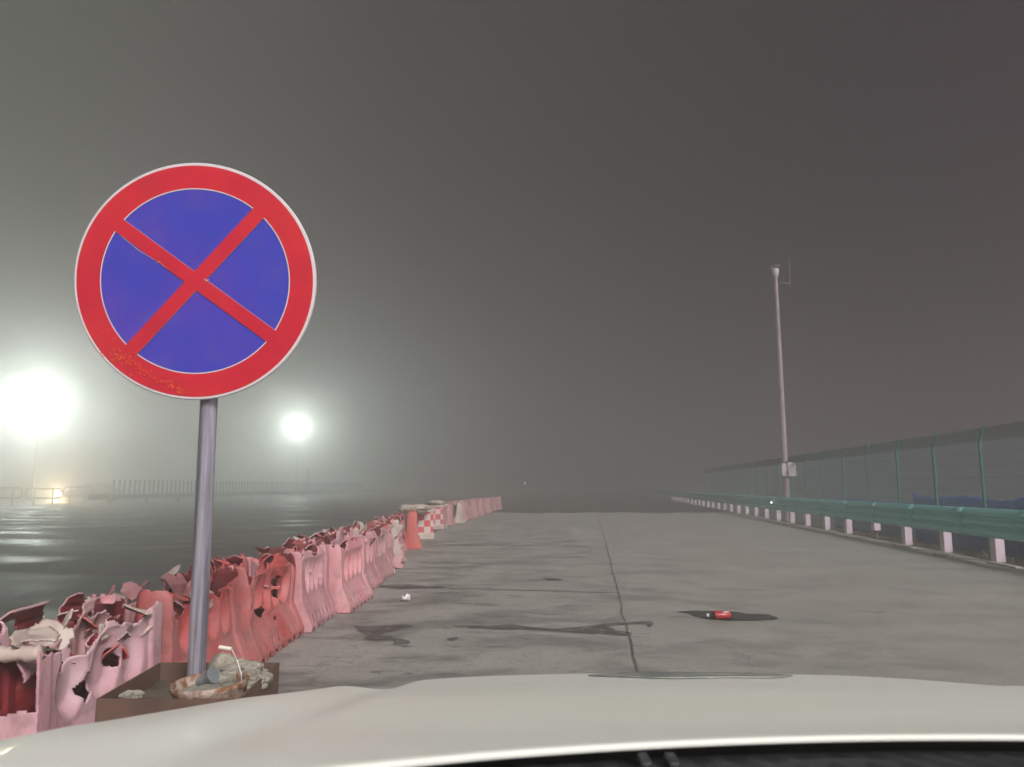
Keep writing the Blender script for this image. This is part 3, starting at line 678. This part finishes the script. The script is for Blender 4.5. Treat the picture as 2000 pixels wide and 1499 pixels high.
# ------------------------------------------------------------------ water-filled barriers
H0 = .65
def halfw(z):
    P = [(0, .185), (.05, .185), (.21, .105), (.26, .085), (.55, .078), (.62, .070), (.65, .045)]
    for (a, wa), (b, wb) in zip(P[:-1], P[1:]):
        if z <= b: return wa + (wb - wa) * (z - a) / (b - a)
    return P[-1][1]
def sm(x): x = max(0, min(1, x)); return x * x * (3 - 2 * x)
def barrier_mesh(seed, dmg=.4, crump=.03, L=1.0, H=.65, nx=72, nz=46, holes=.0, nrec=4, endcut=.0):
    """closed hollow shell; torn faces are left out and the edge is jittered"""
    rnd = random.Random(seed); so = Vector((seed * 3.7, seed * 1.3, 0)); hs = H / H0
    def disp(p, side):
        z = p.z / H; k = crump * (z ** 1.4)
        q = p * 3.2 + so
        v = Vector((noise.noise(q), noise.noise(q + Vector((11, 0, 0))) * .7, noise.noise(q + Vector((0, 17, 0))) * .5)) * k * 2.2
        return p + v
    def tear(y, z, side):        # True where the plastic is gone
        if dmg <= 0: return False
        n1 = noise.noise(Vector((y * 2.6, side * 3.1, 0)) + so); n2 = noise.noise(Vector((y * 9, side * 2.2, z * 4)) + so); n3 = noise.noise(Vector((y * 19, z * 19, side)) + so)
        if z > H * (1.02 - dmg * max(0, .42 + n1 * 1.1)) + n2 * .05 + n3 * .022: return True
        if holes and z > .2 * hs and noise.noise(Vector((y * 5.2, z * 6.5, side * 4)) + so) + .25 * n3 > .62 - holes: return True
        return False
    m = MB(); cols = []
    path = []
    for j in range(nz + 1): path.append((-1, H * j / nz, None))
    ntop = 8
    for j in range(1, ntop): path.append((0, H, -1 + 2 * j / ntop))
    for j in range(nz + 1): path.append((1, H * (1 - j / nz), None))
    np2 = len(path); V = []; info = []
    for i in range(nx + 1):
        u = i / nx; y = (u - .5) * L; row = []
        yc = abs(y) / (L / 2)
        for (side, z, tx) in path:
            w_ = halfw(z / hs); 
            if tx is None: x = side * w_
            else: x = tx * w_
            if tx is None:
                endk = sm((abs(y) - (L / 2 - .10)) / .015)
                # recessed windows above the plinth
                rec = 0
                span = L - .26
                for r_ in range(nrec):
                    cy_ = -span / 2 + span * (r_ + .5) / nrec; e2 = ((y - cy_) / (span / nrec * .40)) ** 2 + ((z / hs - .415) / .125) ** 2
                    rec = max(rec, sm((1.35 - e2) / 1.0))
                x -= side * .048 * rec
                # waist groove and rib
                x += side * .010 * sm(1 - abs(z / hs - .575) / .02) * (1 - endk)
                x += side * .014 * endk * (1 if z / hs > .2 else z / hs / .2)
                # slots in the sloping plinth
                # torn/crushed wobble
            zz = z
            if z < .001 and tx is None: zz = .0
            p = Vector((x, y, zz)); p = disp(p, side)
            p += Vector((rnd.uniform(-1, 1), rnd.uniform(-1, 1), rnd.uniform(-1, 1))) * .0012
            if zz == 0: p.z = 0
            V.append(p); info.append((side if side else (tx), z, y))
    q = lambda i, j: i * np2 + j
    F_ = []
    for i in range(nx):
        ymid = ((i + .5) / nx - .5) * L
        for j in range(np2 - 1):
            s_, z_, t_ = path[j]; s2, z2, t2 = path[j + 1]; zm = (z_ + z2) / 2
            side = s_ if s_ else (t_ if t_ is not None else 1)
            if zm < .032 and math.sin((ymid + .06) * 2 * math.pi / .155) > .25: continue      # scalloped foot
            zs = zm / H; ws = L / nx * .75
            if t_ is None and t2 is None and .11 < zs < .185 and any(abs(ymid - (-L * .40 + L * .8 * (r_ + .5) / 6 + (zs - .15) * .30)) < max(.0125, ws * 1.4) for r_ in range(6)): continue
            tris = ((q(i, j), q(i + 1, j), q(i + 1, j + 1)), (q(i, j), q(i + 1, j + 1), q(i, j + 1)))
            for t3 in tris:
                c_ = Vector(); 
                for v_ in t3: c_ += Vector((0, info[v_][2], info[v_][1]))
                c_ /= 3
                if tear(c_.y, c_.z, side): continue
                F_.append(t3)
    m.add(V, F_)
    # end faces
    for e_ in (0, 1):
        i = e_ * nx; n = len(m.v); E = []; K = 6
        for j in range(nz + 1):
            a = Vector(m.v[q(i, j)]); b = Vector(m.v[q(i, np2 - 1 - j)])
            for k in range(K + 1):
                t = k / K; p = a.lerp(b, t)
                bul = .018 * math.sin(math.pi * t) ** .5; p.y += (1 if e_ else -1) * bul; E.append(p)
        fs = []
        for j in range(nz):
            zc_ = H * (j + .5) / nz
            for k in range(K):
                if dmg and zc_ > H * (1.0 - endcut) + .05 * noise.noise(Vector((k * .8, e_ * 5, seed))): continue
                fs += [(j * (K + 1) + k, j * (K + 1) + k + 1, (j + 1) * (K + 1) + k + 1), (j * (K + 1) + k, (j + 1) * (K + 1) + k + 1, (j + 1) * (K + 1) + k)]
        m.add(E, fs)
    return m
def finish(m, name, mats, parent, thick=.009):
    me = bpy.data.meshes.new(name); me.from_pydata([tuple(v) for v in m.v], [], m.f)
    bm = bmesh.new(); bm.from_mesh(me); bmesh.ops.remove_doubles(bm, verts=bm.verts, dist=1e-4)
    loose = [v for v in bm.verts if not v.link_faces]; bmesh.ops.delete(bm, geom=loose, context='VERTS')
    # drop small floating islands
    seen = set(); isl = []
    for f in bm.faces:
        if f in seen: continue
        st = [f]; seen.add(f); comp = []
        while st:
            a = st.pop(); comp.append(a)
            for e_ in a.edges:
                for g_ in e_.link_faces:
                    if g_ not in seen: seen.add(g_); st.append(g_)
        isl.append(comp)
    isl.sort(key=len); kill = [f for c in isl[:-1] for f in c]
    if kill: bmesh.ops.delete(bm, geom=kill, context='FACES')
    bmesh.ops.recalc_face_normals(bm, faces=bm.faces)
    # outward check
    c = sum((v.co for v in bm.verts), Vector()) / max(1, len(bm.verts)); s_ = sum((f.calc_center_median() - c).dot(f.normal) * f.calc_area() for f in bm.faces)
    if s_ < 0:
        for f in bm.faces: f.normal_flip()
    for f in bm.faces: f.smooth = True
    bm.to_mesh(me); bm.free()
    me.set_sharp_from_angle(angle=R(38))
    for mt in mats: me.materials.append(mt)
    o = bpy.data.objects.new(name, me); col.objects.link(o); o.parent = parent
    md = o.modifiers.new('s', 'SOLIDIFY'); md.thickness = thick; md.offset = -1; md.material_offset = 1
    return o
def flap(parent, pos, size, seed, mats, curl=1.0, rot=None):
    rnd = random.Random(seed); m = MB(); n = 20; sx, sy = size; so = Vector((seed * 2.1, 0, 0)); rad = max(sx, sy) / max(.05, curl)
    cuts = []
    for k in range(6):
        a_ = 2 * math.pi * (k + rnd.uniform(-.4, .4)) / 6; cuts.append((math.cos(a_), math.sin(a_), rnd.uniform(.26, .5)))
    def keep(i, j):
        u, v = (i + .5) / n - .5, (j + .5) / n - .5; w_ = .05 * noise.noise(Vector((u * 11, v * 11, seed)))
        return all(u * c0 + v * c1 < c2 + w_ for (c0, c1, c2) in cuts)
    def f(u, v):
        x, y = (u - .5) * sx, (v - .5) * sy; a = x / rad
        p = Vector((rad * math.sin(a), y, -rad * (1 - math.cos(a)))); q = p * (1.6 / max(sx, sy)) + so
        p.z += .16 * sx * noise.noise(q); p.x += .08 * sx * noise.noise(q + Vector((5, 5, 5))); return p
    m.grid(n, n, f, keep=keep)
    # pick triangles for a rougher tear
    o = m.build('torn_flap', mats, parent, smooth=True, solid=.008, matoff=1)
    o.location = pos; o.rotation_euler = rot or (rnd.uniform(-.9, .9), rnd.uniform(-1.2, 1.2), rnd.uniform(0, 6.3))
    return o
_bn = [0]
def barrier(x, y, rz, color, label, seed, dmg=.4, crump=.03, flaps=2, L=1.0, H=.65, holes=0, tilt=(0, 0), res=1.0, nrec=4, endcut=0., group='pink and red water barriers in a double row', fcols=None, z=.008, fsize=1.0):
    rt = empty('water_barrier', (x, y, z)); rt.rotation_euler = (tilt[0], tilt[1], rz); tag(rt, label, 'barrier', group)
    m = barrier_mesh(seed, dmg, crump, L, H, int(72 * res * L), int(46 * res), holes, nrec, endcut)
    finish(m, 'shell', [color, INNER], rt)
    rnd = random.Random(seed + 77); fc = fcols or [color, LILAC, CREAM, ROSE, RED, INNER, color]
    for k in range(flaps):
        yy = -L / 2 + L * (k + .5 + rnd.uniform(-.3, .3)) / flaps
        c = rnd.choice(fc); s_ = rnd.uniform(.09, .18) * fsize
        flap(rt, (rnd.uniform(-.07, .07), yy, H * rnd.uniform(.74, .90)), (s_, s_ * rnd.uniform(.8, 1.6)), seed * 10 + k, [c, INNER], rnd.uniform(.2, 1.3),
             (rnd.uniform(-.7, .7), rnd.uniform(-1.3, 1.3), rnd.uniform(-.8, .8)))
    for k in range(int(flaps * 1.6) if dmg >= .2 and y < 17 else 0):
        s_ = rnd.uniform(.05, .11); c = rnd.choice([CREAM, LILAC, CREAM, ROSE, INNER, RED, BRIGHT])
        flap(rt, (rnd.uniform(-.09, .09), rnd.uniform(-.46, .46) * L, H * rnd.uniform(.70, .97)), (s_, s_ * rnd.uniform(.6, 1.8)), seed * 10 + 50 + k, [c, INNER], rnd.uniform(.2, .9),
             (rnd.uniform(-1.2, 1.2), rnd.uniform(-1.3, 1.3), rnd.uniform(-1.5, 1.5)))
    return rt
# right-hand (road-side) row, near to far
ba_ = barrier(-1.835, 3.33, R(0), LILAC, 'pale pink barrier torn wide open beside the brown box', 3, .36, .014, 4, holes=.10, fcols=[CREAM, LILAC], nrec=3, L=.98, endcut=.42, fsize=.9, res=1.7)
m = MB(); m.tube([(-.085 + .17 * k / 8, -.47 + .02 * noise.noise(Vector((k, 0, 0))), .575 + .012 * noise.noise(Vector((k * .7, 4, 0)))) for k in range(9)], [.028 + .007 * noise.noise(Vector((k * .9, 9, 0))) for k in range(9)], 10)
m.build('rolled_rim', [CREAM], ba_, smooth=True)
flap(ba_, (.0, -.36, .625), (.17, .22), 902, [CREAM, LILAC], .6, (.1, .15, 0)); flap(ba_, (.02, .36, .61), (.20, .26), 905, [CREAM, INNER], .7, (-.25, .3, .1))
barrier(-1.87, 4.50, R(-1), RED, 'smooth red barrier standing right behind the sign pole', 8, .36, .03, 4, L=.96, fcols=[ROSE, CREAM, BRIGHT], res=1.5)
barrier(-1.88, 5.72, R(1), RED, 'red barrier with ripped side and curled shreds', 12, .34, .035, 3, holes=.22, L=1.1, fcols=[RED, BRIGHT, LILAC], res=1.4)
barrier(-1.83, 6.72, R(0), PINK, 'slotted barrier with a pale pink end before the gap', 21, .22, .012, 3, L=.86, fcols=[BRIGHT, RED, LILAC])
barrier(-1.70, 7.72, R(-2), ROSE, 'upright rosy barrier whose whole pink end faces the road', 25, .12, .008, 2, L=.98, H=.635, fcols=[BRIGHT, LILAC])
barrier(-1.78, 8.80, R(-2), PINK, 'pink slotted barrier just beyond the rosy one', 31, .20, .015, 3, L=1.0)
barrier(-1.80, 9.82, R(-1), GREYP, 'greyish pink slotted barrier with sagging top beside the white scrap', 36, .32, .03, 3, L=1.0, fcols=[RED, BRIGHT, CREAM, LILAC])
barrier(-1.87, 10.85, R(3), PINK, 'short crushed pink barrier at the end of the dense row', 41, .5, .06, 4, L=.8, res=.8)
barrier(-1.98, 11.9, R(20), CREAM, 'cream and pink smashed barrier leaning out of the row', 44, .55, .07, 4, L=.8, tilt=(.1, .15), res=.8, fcols=[CREAM, PINK, LILAC])
barrier(-1.97, 14.85, R(7), BRIGHT, 'intact bright red barrier standing with its end to the road', 50, 0, .004, 0, L=.95, H=.70, res=.8)
barrier(-2.06, 13.3, R(4), PINK, 'dull pink barrier just before the bright red one', 47, .3, .04, 3, L=.9, res=.8)
# second row behind
LB = [(-2.10, 2.55, LILAC, .10, 'pale barrier with a rounded top and filler hole at the left picture edge', 0),
      (-2.20, 3.72, GREYP, .45, 'pale pink barrier with dark red torn top behind the open one', 5),
      (-2.28, 4.85, ROSE, .55, 'barrier with a white and red shredded top left of the pole', 6),
      (-2.30, 5.95, RED, .35, 'back row barrier with a curled red cap just right of the pole', 4),
      (-2.32, 7.05, PINK, .35, 'back row barrier with an orange shred standing up', 4),
      (-2.34, 8.15, RED, .4, 'back row barrier with dark red gashes behind the pale pink end', 5),
      (-2.35, 9.25, LILAC, .4, 'back row pale barrier behind the rosy barrier', 5),
      (-2.36, 10.35, ROSE, .4, 'back row rose barrier with cream shreds', 5),
      (-2.37, 11.45, CREAM, .4, 'back row cream topped barrier behind the sagging one', 5),
      (-2.38, 12.55, RED, .4, 'back row dark red barrier behind the smashed cream one', 4),
      (-2.40, 13.65, GREYP, .35, 'back row greyish barrier left of the bright red one', 4),
      (-2.42, 14.8, ROSE, .3, 'back row rose barrier level with the bright red one', 3),
      (-2.42, 15.9, RED, .3, 'last back row red barrier before the cream sack', 3)]
for i, (x, y, c, d, lab, nf) in enumerate(LB):
    barrier(x, y, R([0, 4, -3, 5, -2, 3, -4, 2, 5, -3, 4, -2, 3][i]), c, lab, 60 + i * 3, d, .008 if i == 0 else .035, nf, L=1.02, H=.655 if i == 0 else .64, res=1.4 if i < 3 else .9 if i < 7 else .6, holes=.0 if i == 0 else .1, endcut=.1 if i else 0, fsize=1.15 if i < 8 else 1.0)
# filler caps on the two near tops
# checkered barrier blocks
def checkered(x, y, rz, label, top=True):
    rt = empty('checkered_barrier', (x, y, .008), rz); tag(rt, label, 'barrier', 'red and white checkered barrier blocks')
    ck = bpy.data.materials.get('checker_plastic')
    if ck is None:
        ck = mat('checker_plastic', (.6, .55, .5), .5); n, l = ck.node_tree.nodes, ck.node_tree.links
        t = n.new('ShaderNodeTexCoord'); c = n.new('ShaderNodeTexChecker'); c.inputs['Scale'].default_value = 7.0
        mp = n.new('ShaderNodeMapping'); mp.inputs['Location'].default_value = (.013, .013, .013); l.new(t.outputs['Object'], mp.inputs[0]); l.new(mp.outputs[0], c.inputs[0])
        c.inputs[1].default_value = (.62, .08, .09, 1); c.inputs[2].default_value = (.66, .60, .56, 1); l.new(c.outputs[0], n['Principled BSDF'].inputs['Base Color'])
    def rr(w_, d_, z): return [(sx * w_ / 2 - (sx * .04 if k else 0), sy * d_ / 2 - (0 if k else sy * .04), z) for (sx, sy, k) in ((-1, -1, 0), (-1, -1, 1), (1, -1, 1), (1, -1, 0), (1, 1, 0), (1, 1, 1), (-1, 1, 1), (-1, 1, 0))]
    m = MB(); rows = [(.40, .86, .14), (.40, .86, .60)]
    vs = [p for r_ in rows for p in rr(*r_)]; m.add(vs, [(i * 8 + k, i * 8 + (k + 1) % 8, (i + 1) * 8 + (k + 1) % 8, (i + 1) * 8 + k) for i in range(1) for k in range(8)]); m.build('checker_wall', ck, rt)
    m = MB(); rows = [(.44, .9, 0), (.44, .9, .10), (.40, .86, .14)]; vs = [p for r_ in rows for p in rr(*r_)]
    m.add(vs, [(i * 8 + k, i * 8 + (k + 1) % 8, (i + 1) * 8 + (k + 1) % 8, (i + 1) * 8 + k) for i in range(2) for k in range(8)] + [tuple(range(8))]); m.build('foot', CREAM, rt)
    m = MB(); rows = [(.40, .86, .60), (.43, .89, .605), (.43, .89, .645), (.34, .80, .67)]; vs = [p for r_ in rows for p in rr(*r_)]
    m.add(vs, [(i * 8 + k, i * 8 + (k + 1) % 8, (i + 1) * 8 + (k + 1) % 8, (i + 1) * 8 + k) for i in range(3) for k in range(8)] + [tuple(range(24, 32))[::-1]]); m.build('lid', CREAM, rt)
checkered(-2.04, 17.6, R(6), 'checkered red and white block half hidden by the bright red barrier')
checkered(-2.10, 21.4, R(-4), 'checkered red and white block with its whole face showing')
rock('white_sack', (-2.18, 16.9, .70), (.34, .30, .10), 21, 'cream sack slumped on top of the checkered block', 'sack', M['sack'], amp=.3, group='cream sacks on the barriers')
rock('white_sack', (-2.15, 21.3, .73), (.26, .40, .07), 23, 'flat cream sack on the farther checkered block', 'sack', M['sack'], amp=.3, group='cream sacks on the barriers')
# yellow and white barrier, then the ones lost in fog
barrier(-1.98, 23.3, R(0), PINK, 'pink barrier just beyond the checkered blocks', 91, .15, .01, 1, res=.5)
rt = barrier(-1.80, 24.8, R(10), CREAM, 'white and yellow barrier with a ragged yellow top', 92, .3, .03, 2, res=.6, fcols=[M['yellow']])
m = MB(); m.box((0, 0, .06), (.42, 1.0, .12)); m.build('yellow_foot', M['yellow'], rt, bevel=.02)
barrier(-2.15, 24.2, R(0), RED, 'red barrier behind the white and yellow one', 93, .15, .01, 1, res=.5)
proto = None; ORD = ['first', 'second', 'third', 'fourth', 'fifth', 'sixth']; far_lab = 'faint pink barrier almost lost in the fog at the far end of the row'
for k in range(13):
    y = 26.4 + 1.12 * k; x = -1.75 + .075 * (y - 26); lab = ORD[k] + ' greyish pink barrier beyond the white and yellow one, road side' if k < 6 else far_lab
    if proto is None: proto = barrier(x, y, 0, GREYP, lab, 95, .12, .02, 1, res=.45, group='pink barriers fading into the fog'); o = proto
    else: o = copy_tree(proto); o.location = (x, y, .008); o['label'] = lab
    o.rotation_euler = (0, 0, R([2, -6, 5, -3, 8, -5, 3][k % 7]))
for k in range(7):
    y = 26.0 + 1.7 * k; o = copy_tree(proto); o.location = (-2.2 + .07 * (y - 26), y, .008); o.rotation_euler = (0, 0, R([5, -4, 2][k % 3]) + math.pi)
    o['label'] = ORD[k] + ' greyish pink barrier of the back file beyond the checkered blocks' if k < 3 else far_lab
# loose shards between the rows
for k, (px, py, zc2, lab, c) in enumerate([(778, 1112, 10.9, 'grey torn barrier fragment at the foot of the smashed end', GREYP), (772, 1096, 11.2, 'pale torn barrier fragment propped above the grey one', LILAC)]):
    g = gnd(px, py); rt = empty('barrier_fragment', (g.x, g.y, .10 + .1 * k)); tag(rt, lab, 'debris')
    flap(rt, (0, 0, 0), (.26, .3), 300 + k, [c, INNER], 1.2, (1.0, .5, .3)); flap(rt, (.03, .05, .03), (.2, .2), 310 + k, [c, INNER], 1.4, (.3, -.9, .3))

# ------------------------------------------------------------------ own car: bonnet, wings, bumper, cowl
XC = .40
rt = empty('white_car', (XC, .4, 0)); tag(rt, 'front of the white car with its pale bonnet across the bottom', 'car')
def hz_(Y):
    P = [(.55, .985), (.75, .950), (.93, .915), (1.39, .830), (1.7, .767), (1.97, .713), (2.06, .680), (2.14, .620), (2.19, .55)]
    for (a, wa), (b, wb) in zip(P[:-1], P[1:]):
        if Y <= b: return wa + (wb - wa) * (Y - a) / (b - a)
    return P[-1][1]
def yr(xc): return .868 - .40 * (xc - .12) ** 2 * (.9 if xc > 0 else 1)
def hood(u, v):
    xc = -.98 + 1.96 * u; ax = abs(xc)
    ymax = 2.19 - .30 * ax ** 3.6
    Y0 = yr(xc); Y = Y0 + (ymax - Y0) * v
    Yp = .84 + (2.19 - .84) * ((Y - .84) / max(.01, ymax - .84)) if Y > .84 else Y
    z = hz_(Yp) - .010 * (ax / .9) ** 2 + .014 * sm((.70 - ax) / .08) * sm((Y - .9) / .4)
    z += .022 * sm((ax - .70) / .12)
    if ax > .86: z -= .10 * ((ax - .86) / .12) ** 2.2
    return Vector((xc, Y - .4, z))
m = MB(); m.grid(96, 80, hood)
# rolled rear lip
def lip(u, v):
    p = hood(u, 0); a = v * math.pi; return Vector((p.x, p.y - .004 * math.sin(a), p.z - .004 * (1 - math.cos(a))))
m.grid(96, 6, lip)
def lip2(u, v): p = lip(u, 1); return Vector((p.x, p.y + .05 * v, p.z - .004 * v))
m.grid(96, 1, lip2)
m.build('bonnet', M['carwhite'], rt, smooth=True, auto=50)
for s in (-1, 1):
    m = MB()
    def side(u, v):
        p = hood(0 if s < 0 else 1, u); z1 = p.z - .004; zlow = .25
        arch = math.hypot(p.y + .4 - 1.45, 0) < .36 and .33 + math.sqrt(max(0, .37 ** 2 - (p.y + .4 - 1.45) ** 2)) or zlow
        z = z1 + (max(zlow, arch) - z1) * v
        return Vector((p.x + s * .02 * math.sin(v * math.pi), p.y, z))
    m.grid(60, 12, side); m.build('front_wing', M['carwhite'], rt, smooth=True)
    mm = MB(); mm.lathe([(0, -.11), (.2, -.11), (.3, -.11), (.335, -.08), (.335, .08), (.3, .11), (.2, .11), (0, .11)], 36, M=Matrix.Rotation(R(90), 3, 'Y')); wv = mm.build('wheel', M['tyre'], rt, smooth=True, auto=40); wv.location = (s * .78, 1.05, .335)
    mm = MB(); mm.lathe([(0, .118), (.06, .122), (.19, .115), (.2, .10)], 24, M=Matrix.Rotation(R(90 * s), 3, 'Y')); mm.build('rim', M['alu'], wv)
    mm = MB(); mm.grid(8, 6, lambda u, v: Vector((s * (.55 + .30 * u), (hood(.5 + s * (.55 + .30 * u) / 1.96, 1)).y + .012, .62 - .12 * v))); mm.build('headlight', M['lens'], rt, smooth=True, solid=.02)
m = MB()
def bump_(u, v):
    p = hood(u, 1); pr_ = [(0, 0), (.03, -.06), (.06, -.14), (.07, -.25), (.04, -.36), (-.06, -.40)]; k = v * 5; i = min(4, int(k)); t = k - i
    dy = pr_[i][0] + (pr_[i + 1][0] - pr_[i][0]) * t; dz = pr_[i][1] + (pr_[i + 1][1] - pr_[i][1]) * t
    return Vector((p.x, p.y + dy, max(.18, p.z - .004 + dz)))
m.grid(48, 15, bump_); m.build('front_bumper', M['carwhite'], rt, smooth=True)
m = MB(); m.box((0, 1.83, .45), (.8, .03, .12)); m.build('grille', M['carblack'], rt, bevel=.01)
# windscreen reflection painted as a grey sheet on the bonnet nose
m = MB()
def refl_patch(u, v):
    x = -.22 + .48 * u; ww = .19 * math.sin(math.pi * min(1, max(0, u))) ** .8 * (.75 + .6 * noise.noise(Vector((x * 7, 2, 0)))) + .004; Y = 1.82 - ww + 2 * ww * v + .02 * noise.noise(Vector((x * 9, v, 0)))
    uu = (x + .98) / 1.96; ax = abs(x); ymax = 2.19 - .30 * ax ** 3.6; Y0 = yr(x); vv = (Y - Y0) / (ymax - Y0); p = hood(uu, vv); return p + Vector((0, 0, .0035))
m.grid(60, 8, refl_patch); m.build('nose_reflection', M['refl_patch'], rt, smooth=True, solid=.002)
# cowl
m = MB()
def cowl(u, v):
    xc = -.85 + 1.7 * u; Y = .50 + (yr(xc) + .14 - .50) * v; z = hz_(Y) - .021
    return Vector((xc, Y - .4, z + .002 * math.sin(xc * 160) * (1 if .2 < v < .7 else 0)))
m.grid(300, 16, cowl); m.build('cowl_panel', M['carblack'], rt, smooth=True)
for x0, x1 in ((-.17, .03), (.22, .6)):
    m = MB(); m.grid(40, 4, lambda u, v: Vector((x0 + (x1 - x0) * u, yr(x0 + (x1 - x0) * u) - .4 - .105 + .065 * v * math.sin(math.pi * u) ** .25, hz_(yr(x0 + (x1 - x0) * u)) - .010)))
    m.build('cowl_grille', M['cargrey'], rt, solid=.004)
for x in (.045 - XC + .0 + .17, .045 - XC + .21):
    pass
for px in (1258, 1312):
    p = at(px, 1484, .79); m = MB(); m.box((p.x - XC, p.y - .4, p.z - .012), (.012, .03, .03)); m.build('wiper_nut', M['carblack'], rt, bevel=.003)

# ------------------------------------------------------------------ fog
m = MB(); m.box((-5, 90, 5.9), (212, 242, 15.4)); hz = m.build('haze', mat('tmp', (1, 1, 1)))
fm = bpy.data.materials.new('fog'); fm.use_nodes = True; n, l = fm.node_tree.nodes, fm.node_tree.links
for x in list(n): n.remove(x)
out = n.new('ShaderNodeOutputMaterial'); pv = n.new('ShaderNodeVolumePrincipled'); l.new(pv.outputs[0], out.inputs['Volume'])
pv.inputs['Color'].default_value = (.93, .93, .93, 1); pv.inputs['Density'].default_value = .0262; pv.inputs['Anisotropy'].default_value = .79
hz.data.materials[0] = fm; tag(hz, kind='stuff'); hz['label'] = 'pale night fog over the whole place'
